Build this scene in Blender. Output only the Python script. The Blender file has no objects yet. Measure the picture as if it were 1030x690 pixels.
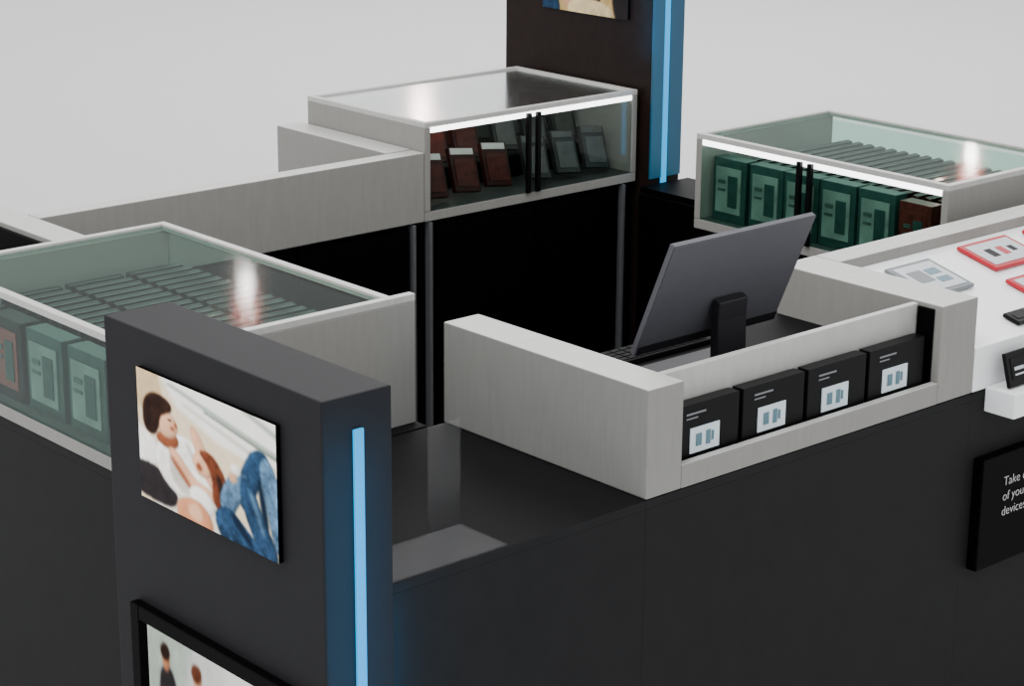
import bpy, bmesh, math, random
import numpy as np
from mathutils import Matrix, Vector
random.seed(4)
COL=bpy.context.scene.collection

# ---------------------------------------------------------------- materials
def nodes(m):
    m.use_nodes=True
    nt=m.node_tree
    return nt, nt.nodes["Principled BSDF"]
def mat(name,c,rough=.5,metal=0,var=.06,scale=30,emit=0,spec=.5,stretch=(1,1,1),coat=0,base=None):
    m=bpy.data.materials.new(name); nt,b=nodes(m)
    tc=nt.nodes.new("ShaderNodeTexCoord"); mp=nt.nodes.new("ShaderNodeMapping"); mp.inputs["Scale"].default_value=stretch
    nz=nt.nodes.new("ShaderNodeTexNoise"); nz.inputs["Scale"].default_value=scale; nz.inputs["Detail"].default_value=4
    rp=nt.nodes.new("ShaderNodeValToRGB")
    lo=[max(0,x*(1-var)) for x in c]+[1]; hi=[min(1,x*(1+var)) for x in c]+[1]
    rp.color_ramp.elements[0].position=.3; rp.color_ramp.elements[1].position=.7
    rp.color_ramp.elements[0].color=lo; rp.color_ramp.elements[1].color=hi
    nt.links.new(tc.outputs["Object"],mp.inputs[0]); nt.links.new(mp.outputs[0],nz.inputs["Vector"])
    nt.links.new(nz.outputs["Fac"],rp.inputs[0])
    if base is None: nt.links.new(rp.outputs[0],b.inputs["Base Color"])
    else: b.inputs["Base Color"].default_value=(*base,1)
    b.inputs["Roughness"].default_value=rough; b.inputs["Metallic"].default_value=metal
    b.inputs["Specular IOR Level"].default_value=spec
    b.inputs["Coat Weight"].default_value=coat
    if emit:
        nt.links.new(rp.outputs[0],b.inputs["Emission Color"]); b.inputs["Emission Strength"].default_value=emit
    return m
def glassmat(name,tint,refl=.02,grz=.55,gl=(1,1,1),rough=.03):
    m=bpy.data.materials.new(name); m.use_nodes=True; nt=m.node_tree
    for n in list(nt.nodes): nt.nodes.remove(n)
    out=nt.nodes.new("ShaderNodeOutputMaterial"); mx=nt.nodes.new("ShaderNodeMixShader")
    tr=nt.nodes.new("ShaderNodeBsdfTransparent"); g=nt.nodes.new("ShaderNodeBsdfGlossy")
    tr.inputs[0].default_value=(*tint,1); g.inputs[0].default_value=(*gl,1); g.inputs["Roughness"].default_value=rough
    lw=nt.nodes.new("ShaderNodeLayerWeight"); lw.inputs["Blend"].default_value=.5
    pw=nt.nodes.new("ShaderNodeMath"); pw.operation='POWER'; pw.inputs[1].default_value=4
    ad=nt.nodes.new("ShaderNodeMath"); ad.operation='MULTIPLY_ADD'; ad.inputs[1].default_value=grz; ad.inputs[2].default_value=refl
    nt.links.new(lw.outputs["Facing"],pw.inputs[0]); nt.links.new(pw.outputs[0],ad.inputs[0]); nt.links.new(ad.outputs[0],mx.inputs[0])
    nt.links.new(tr.outputs[0],mx.inputs[1]); nt.links.new(g.outputs[0],mx.inputs[2]); nt.links.new(mx.outputs[0],out.inputs[0])
    return m
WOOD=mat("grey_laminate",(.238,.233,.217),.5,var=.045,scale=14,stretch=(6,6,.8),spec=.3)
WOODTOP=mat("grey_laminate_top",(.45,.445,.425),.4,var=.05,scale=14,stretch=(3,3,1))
DARK=mat("charcoal_laminate",(.0115,.0115,.0120),.6,var=.08,scale=20,spec=.10)
TOWER=mat("tower_charcoal",(.0135,.0135,.0150),.6,var=.06,scale=20,spec=.12)
TOPDARK=mat("dark_counter_top",(.0070,.0070,.0074),.6,var=.05,spec=.03)
BLACK=mat("black_panel",(.0008,.0008,.0009),.5,var=.2,spec=.04)
TRIMG=mat("grey_metal_edge",(.10,.104,.108),.5,.2)
BROWN=mat("tower_back_dark",(.0110,.0058,.0052),.5,var=.2,spec=.10)
HANDLE=mat("black_handle",(.002,.002,.0025),.3,spec=.2)
FLOOR=mat("floor_light_grey",(.575,.577,.582),.8,var=.006,scale=2,spec=.1)
MATF=mat("interior_floor_mat",(.003,.003,.003),.9,spec=.05)
WHITE=mat("white_acrylic",(.93,.94,.95),.35,var=.01)
GREENIN=mat("green_interior",(.026,.042,.038),.6,var=.1)
DKIN=mat("dark_interior",(.022,.028,.026),.6,var=.1)
GLASST=glassmat("green_glass_top",(.76,.86,.82),.006,.11,rough=.09)
GLASSW=glassmat("pale_glass_top",(.88,.94,.92),.30,.9,rough=.15)
GLASSF=glassmat("green_glass_front",(.80,.91,.87),.020,.34)
GLASSD=glassmat("smoked_glass_front",(.78,.82,.80),.01,.25)
ACR=glassmat("clear_acrylic",(.93,.93,.94),.013,.02,rough=.3)
ACR2=glassmat("clear_acrylic_upright",(.96,.96,.965),.022,.05,rough=.35)
LEDW=mat("white_led",(1,1,1),.5,emit=5.0,var=.01)
LEDB=mat("blue_led",(.0,.38,.80),.5,emit=1.35,var=.02,base=(.01,.05,.12))
STRIPGLOW=mat("blue_strip_glow",(.0,.055,.105),.5,emit=1.0,var=.05,base=(.002,.014,.025))  # own emission paints the strip's blue glow onto the tower edge
MON=mat("monitor_plastic",(.074,.074,.086),.5,var=.04,spec=.3)
MON2=mat("monitor_dark",(.010,.010,.012),.5,spec=.2)
SCR=mat("screen_glass",(.01,.012,.015),.1)
KEY=mat("key_plastic",(.005,.005,.0055),.6,spec=.05)
PBLK=mat("package_black",(.0025,.0025,.003),.4,spec=.12)
PGRN=mat("package_green",(.015,.045,.040),.4,var=.25,spec=.3)
PLT=mat("package_pale_green",(.15,.20,.18),.4,var=.35,scale=14)
PMID=mat("package_mid_green",(.035,.065,.056),.4,var=.3)
PDK=mat("package_dark_teal",(.0025,.005,.0048),.4,var=.2,spec=.12)
PEDGE=mat("package_edge_grey",(.045,.062,.057),.4,var=.2,spec=.2)
PGR2=mat("package_smoke_grey",(.020,.022,.021),.4,var=.2,spec=.3)
PGR3=mat("package_smoke_card",(.065,.068,.062),.4,var=.3)
PRED=mat("package_red",(.20,.018,.018),.4,var=.1)
PBRN=mat("package_maroon",(.026,.0045,.0035),.4,var=.25,spec=.2)
PBR2=mat("package_dark_red",(.065,.012,.009),.4,var=.5,scale=40,spec=.2)
PWHT=mat("label_white",(.52,.60,.64),.4,var=.04,emit=.2)  # faint emission brightens the printed label, which is no lamp
PSTR=mat("painted_highlight",(.6,.58,.56),.4,var=.1)
PBLU=mat("label_blue_grey",(.08,.17,.21),.4,var=.1)
PTXT=mat("lettering_grey",(.16,.17,.18),.4,var=.1)
PGRY=mat("device_grey",(.14,.155,.17),.4,var=.05)
REDM=mat("red_device_frame",(.42,.006,.02),.35,var=.05,spec=.3)
PALE=mat("device_screen_pale",(.46,.49,.51),.3,var=.05)

# ---------------------------------------------------------------- builders
def empty(name,loc,label,cat,group=None,kind=None):
    o=bpy.data.objects.new(name,None); o.empty_display_size=.05; o.location=loc; COL.objects.link(o)
    o["label"]=label; o["category"]=cat
    if group:o["group"]=group
    return o
def finish(o,parent):
    COL.objects.link(o)
    if parent is not None:
        o.parent=parent; o.location=Vector(o.location)-Vector(parent.location)
    return o
def box(name,x,y,z,m,parent=None,bev=.002,label=None,mats=None,topmat=None):
    c=Vector(((x[0]+x[1])/2,(y[0]+y[1])/2,z[0])); bm=bmesh.new()
    bmesh.ops.create_cube(bm,size=1)
    sx,sy,sz=x[1]-x[0],y[1]-y[0],z[1]-z[0]
    for v in bm.verts: v.co=Vector((v.co.x*sx,v.co.y*sy,(v.co.z+.5)*sz))
    b=min(bev,min(sx,sy,sz)*.3)
    if b>0: bmesh.ops.bevel(bm,geom=bm.edges[:],offset=b,segments=2,affect='EDGES',profile=.6)
    bm.normal_update()
    if topmat:
        for f in bm.faces:
            if f.normal.z>.9: f.material_index=1
    me=bpy.data.meshes.new(name); bm.to_mesh(me); bm.free(); me.materials.append(m)
    if topmat: me.materials.append(topmat)
    o=bpy.data.objects.new(name,me); o.location=c
    if label:o["label"]=label
    return finish(o,parent)
def multi(name,boxes,parent,loc,bev=.0015,label=None):
    mats=[];bm=bmesh.new()
    for x,y,z,m in boxes:
        if m not in mats:mats.append(m)
        g=bmesh.ops.create_cube(bm,size=1)["verts"]
        for v in g:
            v.co=Vector((x[0]+(v.co.x+.5)*(x[1]-x[0])-loc[0],y[0]+(v.co.y+.5)*(y[1]-y[0])-loc[1],z[0]+(v.co.z+.5)*(z[1]-z[0])-loc[2]))
        fs={f for v in g for f in v.link_faces}
        for f in fs:f.material_index=mats.index(m)
        es=list({e for f in fs for e in f.edges})
        bb=min(bev,.3*min(x[1]-x[0],y[1]-y[0],z[1]-z[0]))
        if bb>0:bmesh.ops.bevel(bm,geom=es,offset=bb,segments=1,affect='EDGES')
    me=bpy.data.meshes.new(name);bm.to_mesh(me);bm.free()
    for m in mats:me.materials.append(m)
    o=bpy.data.objects.new(name,me);o.location=loc
    if label:o["label"]=label
    return finish(o,parent)
def single(name,x,y,z,m,label,cat,bev=.003,topmat=None,group=None):
    o=box(name,x,y,z,m,None,bev,topmat=topmat); o["label"]=label;o["category"]=cat
    if group:o["group"]=group
    return o
def copy_thing(root,loc,rz=None,label=None):
    n=root.copy();COL.objects.link(n);n.location=loc
    if rz is not None:n.rotation_euler.z=rz
    if label:n["label"]=label
    for c in root.children:
        k=c.copy();COL.objects.link(k);k.parent=n
        k.matrix_parent_inverse=c.matrix_parent_inverse.copy()
    return n
def ell(cx,cy,rx,ry,rot=0,n=22):
    r=math.radians(rot)
    return [(cx+rx*math.cos(t)*math.cos(r)-ry*math.sin(t)*math.sin(r),cy+rx*math.cos(t)*math.sin(r)+ry*math.sin(t)*math.cos(r)) for t in [2*math.pi*i/n for i in range(n)]]
def S(p,k=3):
    for _ in range(k):
        q=[]
        for i in range(len(p)):
            a,b=p[i],p[(i+1)%len(p)]
            q+=[(a[0]*.75+b[0]*.25,a[1]*.75+b[1]*.25),(a[0]*.25+b[0]*.75,a[1]*.25+b[1]*.75)]
        p=q
    return p
# picture printed on a flat panel: colours stored per vertex of a fine grid
NU,NV=260,160
UU,VV=np.meshgrid(np.linspace(0,1,NU),np.linspace(0,1,NV))
def blur(a,s):
    if s<=0:return a
    n=int(max(1,3*s));k=np.exp(-.5*(np.arange(-n,n+1)/s)**2);k/=k.sum()
    a=np.pad(a,((n,n),(n,n)),mode='edge')
    a=np.apply_along_axis(lambda r:np.convolve(r,k,'valid'),1,a)
    return np.apply_along_axis(lambda r:np.convolve(r,k,'valid'),0,a)
def mask(poly):
    ins=np.zeros(UU.shape,bool);n=len(poly)
    for i in range(n):
        x1,y1=poly[i];x2,y2=poly[(i+1)%n]
        if y1==y2:continue
        c=((y1>VV)!=(y2>VV))&(UU<(x2-x1)*(VV-y1)/(y2-y1)+x1)
        ins^=c
    return ins.astype(float)
rng=np.random.default_rng(3)
FOLD=blur(rng.normal(size=UU.shape),5);FOLD/=FOLD.std()
FINE=blur(rng.normal(size=UU.shape),1.3);FINE/=FINE.std()
def paint(shapes,gain=1.0):
    img=np.zeros((NV,NU,3))
    for c,pts,soft,shade,tex in shapes:
        c=(np.array(c)/255.)
        m=mask(pts);a=blur(m,soft)[...,None]
        inner=blur(m,5)
        light=1-shade*(1-np.clip(inner*1.3,0,1))
        gy,gx=np.gradient(inner)
        light=light-shade*8*(gx+gy*.8)*-1*0.5+tex*(FOLD*.6+FINE*.45)
        img=img*(1-a)+np.clip(c[None,None,:]*light[...,None],0,1)*a
    for k in range(3):img[...,k]=blur(img[...,k],.9)
    return np.clip(img*gain,0,1)**2.35
def picmat(name,attr):
    m=bpy.data.materials.new(name);nt,b=nodes(m)
    at=nt.nodes.new("ShaderNodeAttribute");at.attribute_name=attr
    nt.links.new(at.outputs["Color"],b.inputs["Emission Color"]);b.inputs["Emission Strength"].default_value=1.85
    b.inputs["Base Color"].default_value=(.004,.004,.004,1);b.inputs["Roughness"].default_value=.6;b.inputs["Specular IOR Level"].default_value=.03
    return m
PICM=picmat("backlit_print","pic")
def picture(name,parent,x,y0,y1,z0,z1,img):
    loc=Vector((x,(y0+y1)/2,z0))
    verts=[(0,y1-(y1-y0)*i/(NU-1)-loc.y,z1-(z1-z0)*j/(NV-1)-loc.z) for j in range(NV) for i in range(NU)]
    faces=[(j*NU+i,(j+1)*NU+i,(j+1)*NU+i+1,j*NU+i+1) for j in range(NV-1) for i in range(NU-1)]
    me=bpy.data.meshes.new(name);me.from_pydata(verts,[],faces)
    at=me.color_attributes.new("pic",'FLOAT_COLOR','POINT')
    col=np.ones((NV*NU,4),dtype=np.float32);col[:,:3]=img.reshape(-1,3)
    at.data.foreach_set("color",col.ravel());me.materials.append(PICM)
    o=bpy.data.objects.new(name,me);o.location=loc
    return finish(o,parent)

# ---------------------------------------------------------------- setting
fl=box("floor",(-12,40),(-12,40),(-.05,0),FLOOR,None,0); fl["kind"]="structure"
single("floor_mat",(-.03,1.70),(.66,2.08),(.001,.006),MATF,"dark grey floor mat inside the kiosk","mat")

# ---------------------------------------------------------------- counters
def counter(name,x,y,label,z=.948,m=DARK,t=TOPDARK,doors=None):
    r=empty(name,((x[0]+x[1])/2,(y[0]+y[1])/2,0),label,"counter")
    box("body",x,y,(.0,z-.0195),m,r,.0005)
    box("worktop",x,y,(z-.0194,z),m,r,.001,topmat=t)
    return r
counter("counter",(-.688,-.0003),(0,.63),"dark charcoal counter with plain top beside the picture tower")
counter("counter",(0,1.06),(0,.63),"dark charcoal counter carrying the monitor and the grey tray")
fc=counter("counter",(1.0603,3.2),(0,.50),"dark charcoal counter carrying the white tablet display")
counter("counter",(-.72,-.04),(.64,1.60),"dark charcoal counter carrying a long glass display case")
counter("counter",(-.72,-.16),(1.602,2.6),"dark counter with low grey partition on top",t=BLACK)
def cabinet(name,x,y,label,doorspecs,axis,t=BLACK):
    r=empty(name,((x[0]+x[1])/2,(y[0]+y[1])/2,0),label,"cabinet")
    box("body",x,y,(0,.948),BLACK,r,.0005,topmat=t)
    for a,b in doorspecs:
        if axis=='y': box("door",(a,b),(y[0]-.018,y[0]-.001),(.06,.93),BLACK,r,.001)
        else: box("door",(x[0]-.018,x[0]-.001),(a,b),(.06,.93),BLACK,r,.001)
    return r
c1=cabinet("base_cabinet",(-.155,1.10),(2.12,2.46),"low black cabinet under the grey partition",[(-.14,.26),(.27,.67),(.68,1.09)],'y')
c2=cabinet("base_cabinet",(1.165,2.045),(2.12,2.69),"black cabinet under the glass case",[(1.20,1.60),(1.61,1.955)],'y')
c3=cabinet("base_cabinet",(1.73,2.33),(.60,1.53),"black cabinet under the glass case beside the monitor",[(.62,1.06),(1.07,1.51)],'x')
c4=cabinet("base_cabinet",(2.00,2.22),(1.532,2.03),"black corner cabinet at the foot of the tall tower",[(1.55,2.02)],'x')
box("edge_trim",(1.101,1.111),(2.095,2.119),(.05,.945),TRIMG,c1,.001,"grey metal edge trim")
box("edge_trim",(1.165,1.176),(2.095,2.119),(.05,.945),TRIMG,c2,.001,"grey metal edge trim")
box("edge_trim",(1.985,1.995),(2.095,2.119),(.05,.945),TRIMG,c2,.001,"grey metal edge trim")

# ---------------------------------------------------------------- low partitions
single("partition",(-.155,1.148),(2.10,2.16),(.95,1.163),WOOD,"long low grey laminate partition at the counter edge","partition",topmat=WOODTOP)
p=empty("partition",(-.21,2.08,.95),"low grey partition with dark shade board beside the glass case","partition")
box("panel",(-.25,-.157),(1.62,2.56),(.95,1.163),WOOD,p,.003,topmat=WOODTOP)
box("lining",(-.262,-.2505),(1.62,2.56),(.95,1.150),BLACK,p,.001,"dark board standing in for shade")  # added board darkens this face where it only lies in shade
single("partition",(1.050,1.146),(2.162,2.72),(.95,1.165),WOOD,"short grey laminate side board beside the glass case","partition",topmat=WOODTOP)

# ---------------------------------------------------------------- front tray unit
tr=empty("display_tray",(.5,.1,.95),"grey wood-grain tray surround with front recess for boxes","display tray")
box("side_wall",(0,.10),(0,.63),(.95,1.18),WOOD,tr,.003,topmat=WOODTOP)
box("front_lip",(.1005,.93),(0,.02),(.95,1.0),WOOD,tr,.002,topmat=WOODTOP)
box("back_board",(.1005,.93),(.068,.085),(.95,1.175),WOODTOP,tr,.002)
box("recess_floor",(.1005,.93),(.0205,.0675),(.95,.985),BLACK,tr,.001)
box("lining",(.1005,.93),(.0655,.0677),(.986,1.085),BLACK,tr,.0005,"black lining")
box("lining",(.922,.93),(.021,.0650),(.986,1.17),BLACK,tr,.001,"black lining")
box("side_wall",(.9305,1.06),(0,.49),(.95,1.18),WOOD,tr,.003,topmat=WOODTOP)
dk=single("desk_shelf",(.102,.929),(.087,.50),(.951,1.06),BLACK,"dark shelf behind the tray holding the monitor","shelf",topmat=KEY)

# ---------------------------------------------------------------- boxes in the tray
def boxed(loc):
    r=empty("product_box",loc,"small black product box with white label window","box","black boxes in the tray")
    X,Y,Z=loc
    box("carton",(X-.096,X+.096),(Y-.016,Y+.016),(Z,Z+.125),PBLK,r,.002)
    multi("label_window",[((X-.050,X+.036),(Y-.0185,Y-.0165),(Z+.020,Z+.074),PWHT)],r,(X,Y-.017,Z+.018),0,"pale grey window label")
    multi("device_picture",[((X-.034,X-.018),(Y-.0205,Y-.019),(Z+.034,Z+.060),PBLU),((X-.004,X+.008),(Y-.0205,Y-.019),(Z+.032,Z+.062),PBLU),((X+.012,X+.018),(Y-.0205,Y-.019),(Z+.038,Z+.058),PBLU)],r,(X,Y-.02,Z+.02),0)
    multi("lettering",[((X-.062,X-.005),(Y-.0175,Y-.0165),(Z+.103,Z+.107),PTXT),((X-.062,X-.028),(Y-.0175,Y-.0165),(Z+.094,Z+.097),PTXT)],r,(X,Y-.017,Z+.09),0)
    return r
b0=boxed((.200,.044,.9855))
for x in(.404,.608,.812): copy_thing(b0,(x,.044,.9855))

# ---------------------------------------------------------------- monitor
mo=empty("computer_monitor",(.465,.27,1.061),"dark grey flat computer monitor seen from behind","monitor")
def tilted(name,x,yl,zl,m,label=None,bev=.004,taper=0):
    piv=Vector((.462,.285,1.135)); bm=bmesh.new(); bmesh.ops.create_cube(bm,size=1)
    for v in bm.verts:
        back=v.co.y<0
        s=1-taper if back else 1
        v.co=Vector(((v.co.x*s)*(x[1]-x[0])+(x[0]+x[1])/2,yl[0]+(v.co.y+.5)*(yl[1]-yl[0]),(zl[0]+zl[1])/2+v.co.z*s*(zl[1]-zl[0])))
    bmesh.ops.bevel(bm,geom=bm.edges[:],offset=bev,segments=2,affect='EDGES')
    me=bpy.data.meshes.new(name);bm.to_mesh(me);bm.free();me.materials.append(m)
    o=bpy.data.objects.new(name,me);o.location=piv;o.rotation_euler.x=math.radians(23)
    if label:o["label"]=label
    return finish(o,mo)
tilted("casing",(-.222,.222),(-.002,.014),(0,.285),MON,bev=.002)
tilted("lower_band",(-.220,.220),(-.0032,-.0021),(0.002,.024),MON2,"darker band along the lower edge",bev=.0003)
tilted("screen",(-.21,.21),(.0145,.017),(.02,.27),SCR,"black glass screen",bev=.001)
def prof(name,pts,x0,x1,m,parent):
    bm=bmesh.new();cx=(x0+x1)/2;loc=Vector((cx,pts[0][0],pts[0][1]))
    a=[bm.verts.new((x0-cx,y-loc.y,z-loc.z)) for y,z in pts];b=[bm.verts.new((x1-cx,y-loc.y,z-loc.z)) for y,z in pts]
    bm.faces.new(a);bm.faces.new(b[::-1])
    for i in range(len(pts)):
        j=(i+1)%len(pts);bm.faces.new((a[i],b[i],b[j],a[j]))
    bmesh.ops.recalc_face_normals(bm,faces=bm.faces)
    bmesh.ops.bevel(bm,geom=bm.edges[:],offset=.002,segments=1,affect='EDGES')
    me=bpy.data.meshes.new(name);bm.to_mesh(me);bm.free();me.materials.append(m)
    o=bpy.data.objects.new(name,me);o.location=loc
    return finish(o,parent)
prof("neck",[(.215,1.072),(.240,1.072),(.243,1.225),(.233,1.240),(.215,1.232),(.218,1.19)],.43,.52,MON2,mo)
prof("base",[(.14,1.061),(.38,1.061),(.38,1.066),(.25,1.0735),(.19,1.0735),(.14,1.066)],.33,.63,MON2,mo)
kb=empty("keyboard",(.40,.455,1.061),"dark low keyboard lying behind the monitor","keyboard")
box("body",(.16,.62),(.41,.495),(1.061,1.073),KEY,kb,.003)
multi("keys",[((.172+i*.0275,.195+i*.0275),(.417+j*.019,.432+j*.019),(1.0735,1.075),KEY) for i in range(16) for j in range(4)],kb,(.4,.455,1.0735),.0005)

# ---------------------------------------------------------------- display cases
def case(name,x,y,z,label,solid,front,handle_at,led=True,inner=GREENIN,topglass=None,endx=0,gf=GLASSF):
    r=empty(name,((x[0]+x[1])/2,(y[0]+y[1])/2,z[0]),label,"display case")
    x0,x1=x;y0,y1=y;z0,z1=z;t=.022;zb=z0+.030;zt=z1-.012
    box("base",(x0,x1),(y0+.0225 if endx else y0,y1),(z0,zb),WOOD,r,.002,topmat=inner)
    sides={"x0":((x0,x0+t),(y0,y1)),"x1":((x1-t,x1),(y0,y1)),"y0":((x0,x1+endx),(y0,y0+t)),"y1":((x0,x1),(y1-t,y1))}
    done=[]
    for s in("y0","y1","x0","x1"):
        if s in solid:
            (a,b),(c,d)=sides[s]
            if s[0]=='x':
                c+=(t+.0005) if "y0" in done else 0; d-=(t+.0005) if "y1" in done else 0
            box("end_panel",(a,b),(c,d),(z0 if endx and s=="y0" else zb+.0005,z1-.0132),WOOD,r,.002,topmat=WOODTOP)
            done.append(s)
    gi=.004
    for s in("x0","x1","y0","y1"):
        if s in solid: continue
        if s=="x0":a=((x0+.002,x0+.002+gi),(y0+t+.001,y1-t-.001))
        if s=="x1":a=((x1-.002-gi,x1-.002),(y0+t+.001,y1-t-.001))
        if s=="y0":a=((x0+t+.001,x1-t-.001),(y0+.002,y0+.002+gi))
        if s=="y1":a=((x0+t+.001,x1-t-.001),(y1-.002-gi,y1-.002))
        isf=s==front+"0" and handle_at is not None
        if isf:
            h=handle_at
            if front=='x':
                lo,hi=a[1]
                for c,d in((lo,h-.002),(h+.002,hi)): box("glass_door",a[0],(c,d),(zb+.001,zt-.019),gf,r,0)
                for q in(h-.020,h+.020): box("door_handle",(x0-.012,x0+.001),(q-.008,q+.008),(zb,zt-.004),HANDLE,r,.002,"black vertical handle")
            else:
                lo,hi=a[0]
                for c,d in((lo,h-.002),(h+.002,hi)): box("glass_door",(c,d),a[1],(zb+.001,zt-.019),gf,r,0)
                for q in(h-.020,h+.020): box("door_handle",(q-.008,q+.008),(y0-.012,y0+.001),(zb,zt-.004),HANDLE,r,.002,"black vertical handle")
        else:
            box("glass_pane",a[0],a[1],(zb+.001,zt-.014 if led else z1-.014),gf,r,0)
    fr=.02
    box("glass_top",(x0+fr+.0005,x1-fr-.0005),(y0+fr+.0005,y1-fr-.0005),(z1-.008,z1-.003),topglass or GLASST,r,0)
    za=z1-.0127
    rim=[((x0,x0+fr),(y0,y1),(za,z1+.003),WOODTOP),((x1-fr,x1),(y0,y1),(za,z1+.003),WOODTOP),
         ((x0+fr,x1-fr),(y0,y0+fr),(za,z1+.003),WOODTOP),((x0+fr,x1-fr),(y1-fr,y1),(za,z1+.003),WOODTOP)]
    if endx: rim.append(((x1,x1+endx),(y0,y0+fr),(za,z1+.003),WOODTOP))
    multi("top_rim",rim,r,((x0+x1)/2,(y0+y1)/2,z1-.012),.001)
    if led:
        if front=='x': box("light_bar",(x0+.002,x0+.014),(y0+t+.002,y1-t-.002),(zt-.018,zt-.0012),LEDW,r,.001,"white glowing light bar")
        else: box("light_bar",(x0+t+.002,x1-t-.002),(y0+.002,y0+.014),(zt-.018,zt-.0012),LEDW,r,.001,"white glowing light bar")
    return r
caseA=case("display_case",(-.72,-.100),(.672,1.58),(.949,1.24),"glass display case with grey end panels and green-tinted panes",{"y0","y1"},'x',None,led=False,endx=.055)
caseB=case("display_case",(1.15,2.045),(2.10,2.69),(.949,1.25),"glass-topped case with solid grey side and black double handles",{"x0","x1"},'y',1.585,topglass=GLASSW,inner=DKIN,gf=GLASSD)
caseC=case("display_case",(1.728,2.325),(.60,1.53),(.949,1.235),"glass display case with grey ends beside the tablet display",{"y0","y1"},'x',1.10)
box("back_panel",(1.174,2.021),(2.672,2.682),(.981,1.222),DKIN,caseB,0)

# ---------------------------------------------------------------- merchandise in cases
def package(loc,w,h,d,m,ml,label,group,rz=0):
    r=empty("product_package",loc,label,"package",group);X,Y,Z=loc
    box("carton",(X-d/2,X+d/2),(Y-w/2,Y+w/2),(Z,Z+h),m,r,.002)
    multi("front_card",[((X-d/2-.003,X-d/2-.0005),(Y-w*.36,Y+w*.40),(Z+h*.14,Z+h*.86),ml)],r,(X-d/2-.002,Y,Z+h*.06),0)
    multi("device_picture",[((X-d/2-.005,X-d/2-.0035),(Y-w*.26,Y+w*.02),(Z+h*.24,Z+h*.74),PGRN),((X-d/2-.005,X-d/2-.0035),(Y+w*.10,Y+w*.32),(Z+h*.60,Z+h*.66),PMID),((X-d/2-.005,X-d/2-.0035),(Y+w*.10,Y+w*.32),(Z+h*.48,Z+h*.52),PMID)],r,(X-d/2-.004,Y,Z+h*.16),0)
    r.rotation_euler.z=rz
    return r
pa=package((-.66,.79,.980),.15,.185,.05,PGRN,PLT,"teal green boxed phone standing behind glass","boxed phones in the long glass case")
for y in(.975,1.15,): copy_thing(pa,(-.66,y,.980))
pr=package((-.66,1.315,.980),.13,.185,.05,PDK,PRED,"dark boxed phone with red front card","boxed phones in the long glass case")
copy_thing(pr,(-.66,1.465,.980))
def thin(loc,m,label,group,w=.15,h=.180):
    r=empty("slim_package",loc,label,"package",group);X,Y,Z=loc
    box("sleeve",(X-w/2,X+w/2),(Y-.009,Y+.009),(Z,Z+h),m,r,.001)
    multi("spine_label",[((X-w/2+.01,X+w/2-.01),(Y-.009,Y-.006),(Z+h+.0003,Z+h+.0015),PEDGE)],r,(X,Y,Z+h),0)
    r.rotation_euler.x=math.radians(14)
    return r
t0=thin((-.525,.765,.986),PDK,"slim dark teal sleeve in a slanted row","slim sleeves in the long glass case")
for k,x in enumerate((-.525,-.36,-.195)):
    for i in range(19):
        if k==0 and i==0: continue
        copy_thing(t0,(x,.765+i*.042,.986))
gc="boxed phones in the case beside the tablets"
pc=package((1.79,1.425,.980),.13,.19,.05,PGRN,PLT,"teal green boxed phone behind glass",gc)
for y in(1.28,1.145,1.01,.87): copy_thing(pc,(1.79,y,.980))
package((1.79,.735,.980),.11,.18,.05,PBR2,PBR2,"dark reddish boxed phone behind glass",gc)
t1=thin((1.91,.705,.986),PBRN,"slim dark maroon sleeve in a slanted row","slim sleeves in the case beside the tablets")
for k,x in enumerate((1.91,2.07,2.22)):
    for i in range(18):
        if k==0 and i==0: continue
        if i<6 : n=copy_thing(t1,(x,.705+i*.044,.986))
        else: n=copy_thing(t0,(x,.705+i*.044,.986));n["group"]="slim sleeves in the case beside the tablets"
def lean(loc,m,m2,label,group,w=.104,h=.140):
    r=empty("leaning_package",loc,label,"package",group);X,Y,Z=loc
    box("carton",(X-w/2,X+w/2),(Y-.009,Y+.009),(Z,Z+h),m,r,.002)
    multi("front_card",[((X-w*.38,X+w*.38),(Y-.0115,Y-.0095),(Z+h*.12,Z+h*.74),m2)],r,(X,Y-.011,Z+h*.12),0)
    multi("highlight_strip",[((X-w*.48,X+w*.40),(Y-.0115,Y-.0095),(Z+h*.84,Z+h*.98),PSTR if m is PBRN else PGR3)],r,(X,Y,Z+h),0)  # strip paints a top highlight, bright on maroon packages and dull on grey
    r.rotation_euler=(math.radians(-24),math.radians(7),0)
    return r
gB="packages leaning in the rear glass case"
ste=empty("stepped_riser",(1.6,2.4,.98),"dark stepped riser inside the rear case","riser")
box("step",(1.19,2.0),(2.30,2.66),(.9805,1.050),PDK,ste,.002)
l1=lean((1.238,2.160,1.000),PBRN,PBR2,"dark red package with painted white highlight leaning back",gB)
l2=lean((1.665,2.160,1.000),PGR2,PGR3,"smoke-grey package with dull grey card leaning back",gB)
for src,xs in((l1,(1.238,1.368,1.498)),(l2,(1.665,1.795,1.925))):
    for j,(yy,zz) in enumerate(((2.160,1.000),(2.32,1.066),(2.46,1.066))):
        for i,x in enumerate(xs):
            if j==0 and i==0: continue
            n=copy_thing(src,(x+j*.006,yy,zz)); n.rotation_euler.z=random.uniform(-.03,.03)

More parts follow.
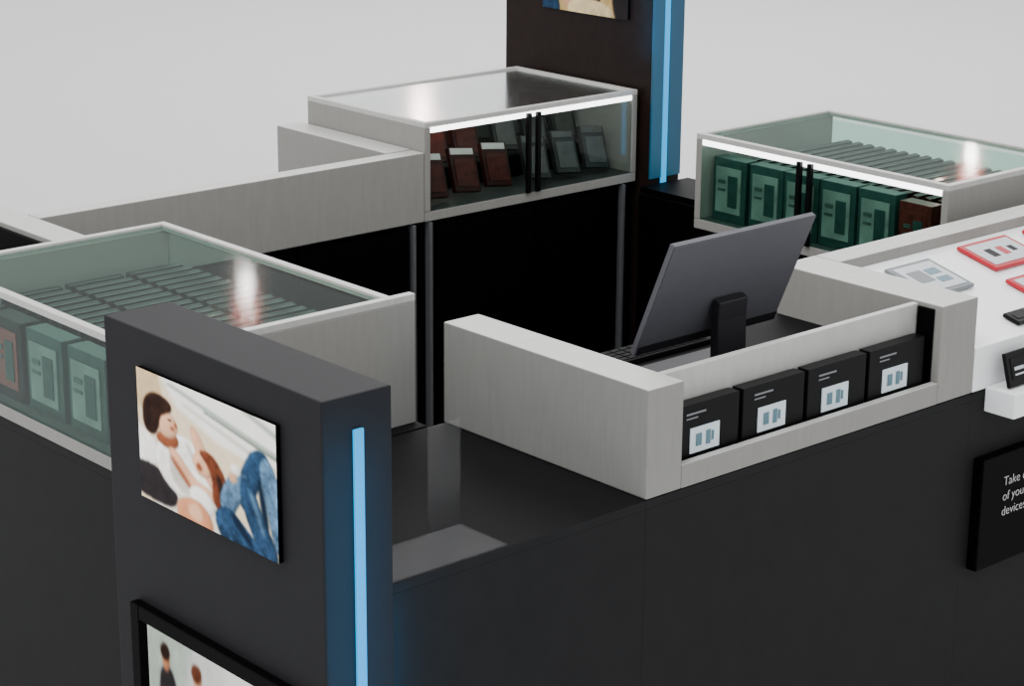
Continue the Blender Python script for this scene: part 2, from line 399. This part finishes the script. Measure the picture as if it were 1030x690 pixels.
# ---------------------------------------------------------------- pictures
CREAM=(226,208,178);WHT=(244,242,236);SKN=(196,134,100);SKL=(222,172,140);SKD=(140,82,58);HAIR=(48,32,26);BRN=(104,58,40);DEN=(42,66,92);DENL=(84,112,138);DKN=(46,42,44);GRG=(168,178,168);LGT=(214,208,196)
couple=paint([(CREAM,[(-.1,-.1),(1.1,-.1),(1.1,1.1),(-.1,1.1)],0,0,.02),
 (WHT,[(.12,-.1),(1.1,-.1),(1.1,.40),(.6,.32),(.30,.18)],2,0,.01),
 (GRG,[(.22,.04),(.25,.02),(1.05,.22),(1.05,.27)],1,0,.0),
 ((120,128,118),[(.5,.135),(.5,.118),(1.05,.25),(1.05,.275)],.8,0,0),
 (LGT,[(.34,.15),(.35,.13),(1.05,.33),(1.05,.38)],1,0,0),
 (GRG,[(.55,-.1),(.60,-.1),(1.05,.08),(1.05,.13)],1.5,0,0),
 ((205,180,140),[(-.1,-.1),(.14,-.1),(.2,.16),(.02,.3),(-.1,.3)],2,0,.03),
 (WHT,S([(-.1,.40),(.14,.48),(.18,.72),(-.1,.78)]),2,.15,.03),
 (LGT,[(.1,.95),(.45,.78),(.8,.84),(1,1.1),(.1,1.1)],2,0,.03),
 (DKN,S([(-.1,.74),(.09,.69),(.22,.76),(.30,.88),(.24,1.0),(-.1,.96)],2),1.2,.3,.06),
 (WHT,S([(.16,.46),(.30,.37),(.48,.42),(.64,.58),(.62,.74),(.48,.88),(.24,.86),(.10,.66)]),1.2,.35,.05),
 ((196,190,180),S([(.22,.58),(.28,.56),(.42,.78),(.36,.84),(.24,.76)]),2.5,0,.04),
 ((204,198,188),S([(.34,.42),(.38,.41),(.46,.56),(.42,.58)]),2,0,.03),
 (SKD,S([(.15,.42),(.28,.38),(.32,.47),(.24,.54),(.13,.50)]),1.2,.3,.03),
 (SKL,S([(.17,.26),(.25,.25),(.31,.32),(.29,.42),(.22,.46),(.15,.42)]),1,.35,.02),
 (SKD,S([(.24,.35),(.27,.345),(.285,.37),(.25,.38)]),1,0,0),
 (SKD,S([(.275,.30),(.30,.32),(.295,.35),(.275,.34)]),1,0,0),
 (HAIR,S([(.03,.34),(.05,.20),(.13,.13),(.25,.16),(.27,.24),(.21,.27),(.17,.31),(.16,.40),(.12,.48),(.05,.46)],2),1.2,.2,.12),
 (HAIR,S([(.225,.295),(.26,.30),(.26,.315),(.225,.31)],1),.6,0,0),
 (SKL,S([(.38,.28),(.44,.27),(.53,.46),(.62,.64),(.55,.72),(.45,.54)]),1,.35,.02),
 (SKL,S([(.20,.54),(.27,.48),(.42,.68),(.58,.70),(.60,.78),(.42,.82)]),1,.4,.02),
 (SKD,S([(.22,.58),(.26,.57),(.42,.77),(.42,.81)],2),2,0,0),
 (SKL,ell(.475,.54,.065,.09,-20),1,.35,.02),
 (SKD,ell(.455,.56,.02,.03,-20),1,0,0),
 (BRN,S([(.44,.43),(.55,.41),(.64,.54),(.69,.72),(.64,.88),(.54,.78),(.55,.60),(.50,.50)]),1.2,.3,.15),
 (HAIR,S([(.57,.54),(.62,.58),(.66,.74),(.62,.82)],2),1.5,.1,.1),
 (WHT,S([(.36,.74),(.48,.70),(.58,.82),(.52,.92),(.40,.90)]),1.5,.3,.05),
 (SKN,S([(.26,.88),(.44,.80),(.56,.94),(.52,1.1),(.30,1.1)]),1.2,.35,.03),
 (SKL,S([(.34,.90),(.44,.84),(.48,.96),(.40,1)],2),2,0,.02),
 (DEN,S([(.70,.62),(.80,.30),(.88,.22),(.95,.26),(.94,.36),(.84,.62),(.80,.78)],2),1,.5,.14),
 (DENL,S([(.90,.26),(.97,.28),(1.06,.60),(1.06,.98),(.98,.94),(.92,.60),(.88,.40)],2),1,.5,.16),
 ((22,38,56),S([(.86,.44),(.90,.46),(.95,.80),(.91,.84)],2),1.6,0,0),
 (DENL,S([(.58,.74),(.66,.52),(.74,.44),(.81,.48),(.80,.58),(.72,.74),(.66,.90)],2),1,.55,.14),
 (DEN,S([(.76,.47),(.83,.50),(.90,.72),(1.0,.92),(1.0,1.08),(.88,1.02),(.78,.78),(.74,.60)],2),1,.5,.16),
 (DENL,S([(.80,.56),(.83,.56),(.92,.84),(.90,.88)],2),2,0,.1),
 (DEN,S([(.56,.82),(.66,.74),(.78,.86),(.94,1.0),(.92,1.1),(.66,1.1),(.56,.94)]),1,.5,.16),
 ((22,38,56),S([(.66,.80),(.70,.78),(.84,.96),(.80,.99)],2),1.6,0,0),
 (WHT,S([(.67,.43),(.74,.40),(.76,.48),(.70,.51)],2),1,.2,0),
 (SKL,S([(.66,.50),(.72,.48),(.73,.55),(.68,.57)],2),1,.2,0)])
warm=paint([((150,118,86),[(-.1,-.1),(1.1,-.1),(1.1,1.1),(-.1,1.1)],0,0,.05),((206,176,120),[(.1,.5),(.5,.3),(1.1,.6),(1.1,1.1),(.1,1.1)],5,0,.05),
 (SKL,S([(.2,.55),(.35,.45),(.5,.7),(.4,1.0),(.22,.9)]),1.5,.3,.03),(HAIR,S([(.4,.4),(.6,.35),(.72,.6),(.66,.95),(.5,.9)]),1.5,.2,.1),
 ((225,205,160),S([(.3,.85),(.6,.8),(.85,.9),(.8,1.1),(.3,1.1)]),1.5,.3,.04),(DKN,S([(.8,.5),(1.1,.5),(1.1,1.1),(.84,1.1)]),2,.2,.06),(DEN,S([(.0,.8),(.16,.74),(.24,1.1),(-.1,1.1)]),1.5,.3,.1)],.8)
duo=paint([((206,206,204),[(-.1,-.1),(1.1,-.1),(1.1,1.1),(-.1,1.1)],0,0,.02),(GRG,[(-.1,-.1),(.35,-.1),(.2,.5),(-.1,.6)],5,0,.03),((225,225,222),[(.5,-.1),(1.1,-.1),(1.1,.5),(.6,.4)],5,0,.01),
 (DKN,S([(.07,.22),(.12,.17),(.19,.18),(.25,.5),(.22,1.1),(.05,1.1)]),1.2,.3,.08),(SKN,ell(.13,.145,.028,.055),1,.3,.02),(HAIR,ell(.125,.11,.034,.04),1,.2,.1),
 ((70,74,84),S([(.29,.24),(.34,.20),(.41,.21),(.47,.6),(.42,1.1),(.27,1.1)]),1.2,.35,.04),(SKL,ell(.35,.165,.030,.058),1,.3,.02),(BRN,ell(.345,.13,.037,.042),1,.2,.1),
 (DEN,S([(.60,.30),(.68,.25),(.76,.27),(.84,1.1),(.58,1.1)]),1.2,.35,.1),(SKN,ell(.68,.20,.032,.06),1,.3,.02),(HAIR,ell(.68,.165,.038,.042),1,.2,.1)],.9)

# ---------------------------------------------------------------- towers
def tower(x,y,zt,label,body,pics,strip_x,strip_w,led,sz1):
    r=empty("display_tower",((x[0]+x[1])/2,(y[0]+y[1])/2,0),label,"tower")
    box("body",x,y,(0,zt),body,r,.004)
    for (ya,yb,za,zb,sh,fr) in pics:
        if fr:
            multi("picture_frame",[((x[0]-.022,x[0]-.0005),(ya-.03,ya),(za-.03,zb+.03),BLACK),((x[0]-.022,x[0]-.0005),(yb,yb+.03),(za-.03,zb+.03),BLACK),
              ((x[0]-.022,x[0]-.0005),(ya,yb),(zb,zb+.03),BLACK),((x[0]-.022,x[0]-.0005),(ya,yb),(za-.03,za),BLACK)],r,(x[0]-.011,(ya+yb)/2,za-.03),.002,"black picture frame")
            picture("picture",r,x[0]-.003,ya,yb,za,zb,sh)
        else:
            box("panel_board",(x[0]-.010,x[0]-.0005),(ya,yb),(za,zb),BLACK,r,.001)
            picture("picture",r,x[0]-.0105,ya,yb,za,zb,sh)
    box("light_strip",(strip_x-strip_w/2,strip_x+strip_w/2),(y[0]-.007,y[0]-.0003),(.04,sz1),led,r,.002,"glowing blue light strip")
    return r
tw=tower((-.84,-.690),(-.06,.632),1.352,"charcoal display tower with couple picture and blue light strip",TOWER,
  [(.060,.505,1.025,1.282,couple,False),(.03,.52,.30,.765,duo,True)],-.766,.021,LEDB,1.29)
tb=tower((2.062,2.205),(2.058,2.77),1.83,"tall dark tower with picture panel and blue lit edge",BROWN,
  [(2.16,2.57,1.470,1.75,warm,False)],2.128,.024,LEDB,1.80)
box("strip_glow_panel",(2.142,2.204),(2.051,2.0575),(.96,1.80),STRIPGLOW,tb,.001,"tower edge with blue strip glow painted in")
box("strip_glow_panel",(2.063,2.114),(2.051,2.0575),(.96,1.80),STRIPGLOW,tb,.001,"tower edge with blue strip glow painted in")

ac=empty("acrylic_stand",(-.5,.1,.949),"clear grey acrylic stand with upright strip on dark counter","stand")
box("base_plate",(-.68,-.365),(.004,.14),(.949,.952),ACR,ac,0)
box("upright_panel",(-.445,-.365),(.1405,.1435),(.949,1.165),ACR2,ac,0)

# ---------------------------------------------------------------- tablet display
td=empty("tablet_display",(2.1,.25,.95),"white sloping display board with grey surround","display stand")
def sl(y): return 1.05+.25*y
bm=bmesh.new();X0,X1=1.075,3.18;loc=Vector((2.1,.2,.95))
pr_=[(.0205,.951),(.0205,sl(.0205)),(.409,sl(.409)),(.409,.951)]
a=[bm.verts.new((X0-loc.x,y-loc.y,z-loc.z)) for y,z in pr_];b=[bm.verts.new((X1-loc.x,y-loc.y,z-loc.z)) for y,z in pr_]
bm.faces.new(a);bm.faces.new(b[::-1])
for i in range(4):
    j=(i+1)%4;bm.faces.new((a[i],b[i],b[j],a[j]))
bmesh.ops.recalc_face_normals(bm,faces=bm.faces)
me=bpy.data.meshes.new("slope");bm.to_mesh(me);bm.free();me.materials.append(WHITE)
so=bpy.data.objects.new("sloping_board",me);so.location=loc;finish(so,td)
box("rear_rim",(1.0625,3.18),(.41,.49),(.95,1.18),WOOD,td,.003,topmat=WOODTOP)
box("front_fascia",(1.0625,3.18),(0,.02),(.95,1.056),WHITE,td,.002)
box("front_ledge",(1.11,3.1),(-.085,-.001),(.895,.955),WHITE,td,.003,"white ledge along the front")
ang=math.atan(.25)
def tablet(name,x,y,w,d,fr,scr,label,rz=0):
    r=empty(name,(x,y,sl(y)+.003),label,"tablet","devices on the sloping display");X,Y,Z=r.location
    box("frame",(X-w/2,X+w/2),(Y-d/2,Y+d/2),(Z,Z+.010),fr,r,.003)
    box("screen",(X-w/2+.014,X+w/2-.014),(Y-d/2+.014,Y+d/2-.014),(Z+.0102,Z+.0112),scr,r,0)
    if name=="tablet":
        ic=[((X-w*.32,X-w*.02),(Y-d*.15,Y+d*.22),PGRY),((X+w*.04,X+w*.30),(Y-d*.24,Y-d*.08),PBLU),((X+w*.04,X+w*.30),(Y+d*.02,Y+d*.20),PBLU)]
        if fr is REDM: ic=[((X-w*.25,X-w*.12),(Y-d*.15,Y+d*.15),PBLK),((X-w*.02,X+w*.1),(Y-d*.15,Y+d*.15),REDM),((X+w*.18,X+w*.28),(Y-d*.1,Y+d*.1),PBLK)]
        for q in ic: box("screen_icon",q[0],q[1],(Z+.0114,Z+.012),q[2],r,0)
    r.rotation_euler=(ang,0,rz);return r
tablet("tablet",1.255,.290,.17,.15,PGRY,PALE,"grey-framed tablet lying on the white slope")
tablet("tablet",1.575,.315,.20,.13,REDM,PALE,"red-framed tablet lying on the white slope")
tablet("tablet",1.530,.155,.17,.10,REDM,PALE,"small red-framed tablet on the white slope")
tablet("tablet",1.85,.310,.20,.14,REDM,PALE,"red-framed tablet further along the slope")
tablet("phone",1.33,.060,.11,.05,PBLK,PBLK,"black phone lying near the slope edge")
tablet("phone",1.46,.048,.09,.045,PBLK,PGRY,"small black phone with grey screen near the slope edge")
def standphone(x,label):
    r=empty("phone",(x,-.05,.957),label,"phone","phones standing on the white ledge")
    box("body",(x-.06,x+.06),(-.056,-.046),(.957,1.04),PBLK,r,.003)
    box("screen",(x-.045,x+.045),(-.0575,-.0565),(.975,1.025),PBLK,r,0)
    box("screen_icon",(x-.035,x+.0),(-.0585,-.0577),(.995,1.003),PALE,r,0)
    box("screen_icon",(x-.035,x+.02),(-.0585,-.0577),(.983,.987),PALE,r,0)
    r.rotation_euler.x=math.radians(-16)
    return r
s0=standphone(1.19,"black phone leaning on the white ledge")
for x in(1.33,1.47): copy_thing(s0,(x,-.05,.957))

# ---------------------------------------------------------------- sign
sg=empty("sign",(1.4,-.012,.505),"black rectangular sign with white lettering on counter front","sign")
box("board",(1.085,1.75),(-.03,-.001),(.505,.785),BLACK,sg,.004)
def text(s,x,y,z,size,parent):
    cu=bpy.data.curves.new("lettering","FONT");cu.body=s;cu.size=size;cu.extrude=.0003;cu.offset=-.0005
    t=bpy.data.objects.new("tmp",cu);COL.objects.link(t)
    bpy.context.view_layer.update()
    me=bpy.data.meshes.new_from_object(t.evaluated_get(bpy.context.evaluated_depsgraph_get()))
    bpy.data.objects.remove(t)
    me.materials.clear();me.materials.append(mat("sign_white",(.42,.42,.42),.5,emit=.2,var=.01))
    o=bpy.data.objects.new("lettering",me);o.location=(x,y,z);o.rotation_euler.x=math.pi/2
    o["label"]="white lettering";finish(o,parent)
text("Take care",1.168,-.0315,.703,.033,sg);text("of your",1.168,-.0315,.665,.033,sg);text("devices",1.168,-.0315,.627,.033,sg)

# ---------------------------------------------------------------- lights
def area(loc,target,size,power,color=(1,1,1)):
    l=bpy.data.lights.new("area","AREA");l.shape='RECTANGLE';l.size=size[0];l.size_y=size[1];l.energy=power;l.color=color
    o=bpy.data.objects.new("area_light",l);o.location=loc
    o.rotation_euler=(Vector(target)-Vector(loc)).to_track_quat('-Z','Y').to_euler();COL.objects.link(o);return o
area((-1.5,.5,5.5),(.6,1,1),(3,3),190)
area((8,8,8),(6,8,0),(7,7),700)
def pt(loc,r,p,c):
    l=bpy.data.lights.new("added_glint","POINT");l.energy=p;l.color=c;l.shadow_soft_size=r
    o=bpy.data.objects.new("added_glint_lamp",l);o.location=loc;COL.objects.link(o)
# unseen point lamps added behind the kiosk for glints and red halos on glass
for q,k in(((2.84,5.54,2.75),1.0),((7.15,4.50,2.5),1.7)):
    pt(q,.03,9*k,(1,.93,.90)); pt((q[0],q[1],q[2]+.12),.07,2.6*k,(1,.12,.08))
pt((5.45,7.40,2.62),.05,9,(1,.75,.7))
pt((-.33,1.03,1.19),.015,.6,(1,.62,.55));pt((1.38,2.30,1.215),.012,.35,(1,.6,.5));pt((2.08,.89,1.18),.015,.6,(1,.62,.55))  # unseen warm lamps added inside the cases for the pinkish halo
def blue(loc,d,h,p,wd=.02,sp=180):  # unseen lamps added to spread blue glow around the light strips
    l=bpy.data.lights.new("blue","AREA");l.shape='RECTANGLE';l.size=wd;l.size_y=h;l.energy=p;l.color=(.0,.46,1);l.spread=math.radians(sp)
    o=bpy.data.objects.new("blue_glow_helper",l);o.location=loc
    a=math.atan2(d[1],d[0])
    o.rotation_euler=(math.pi/2,0,a-math.pi/2);COL.objects.link(o)
blue((-.768,-.16,.75),(0,1),1.0,1.9)
blue((-.655,-.055,.50),(0,1),.85,.7)
blue((2.13,1.96,1.4),(0,1),.8,.35)
blue((2.000,2.030,1.58),(1,.8),.44,.55,sp=90)
w=bpy.data.worlds.new("world");bpy.context.scene.world=w;w.use_nodes=True
bg=w.node_tree.nodes["Background"];bg.inputs[0].default_value=(.985,.99,1,1);bg.inputs[1].default_value=1.45

# ---------------------------------------------------------------- camera
f,pi,ro,ya=2167.92,.2944,.0073,.8442
F=Vector((math.cos(ya)*math.cos(pi),math.sin(ya)*math.cos(pi),-math.sin(pi)))
r0=Vector((math.sin(ya),-math.cos(ya),0));u0=r0.cross(F)
r=r0*math.cos(ro)+u0*math.sin(ro);u=-r0*math.sin(ro)+u0*math.cos(ro)
cd=bpy.data.cameras.new("camera");cd.sensor_width=36;cd.lens=f/1030*36;cd.clip_end=200
co=bpy.data.objects.new("camera",cd)
M=Matrix(((r.x,u.x,-F.x,-2.875),(r.y,u.y,-F.y,-2.829),(r.z,u.z,-F.z,2.496),(0,0,0,1)))
co.matrix_world=M;COL.objects.link(co);bpy.context.scene.camera=co
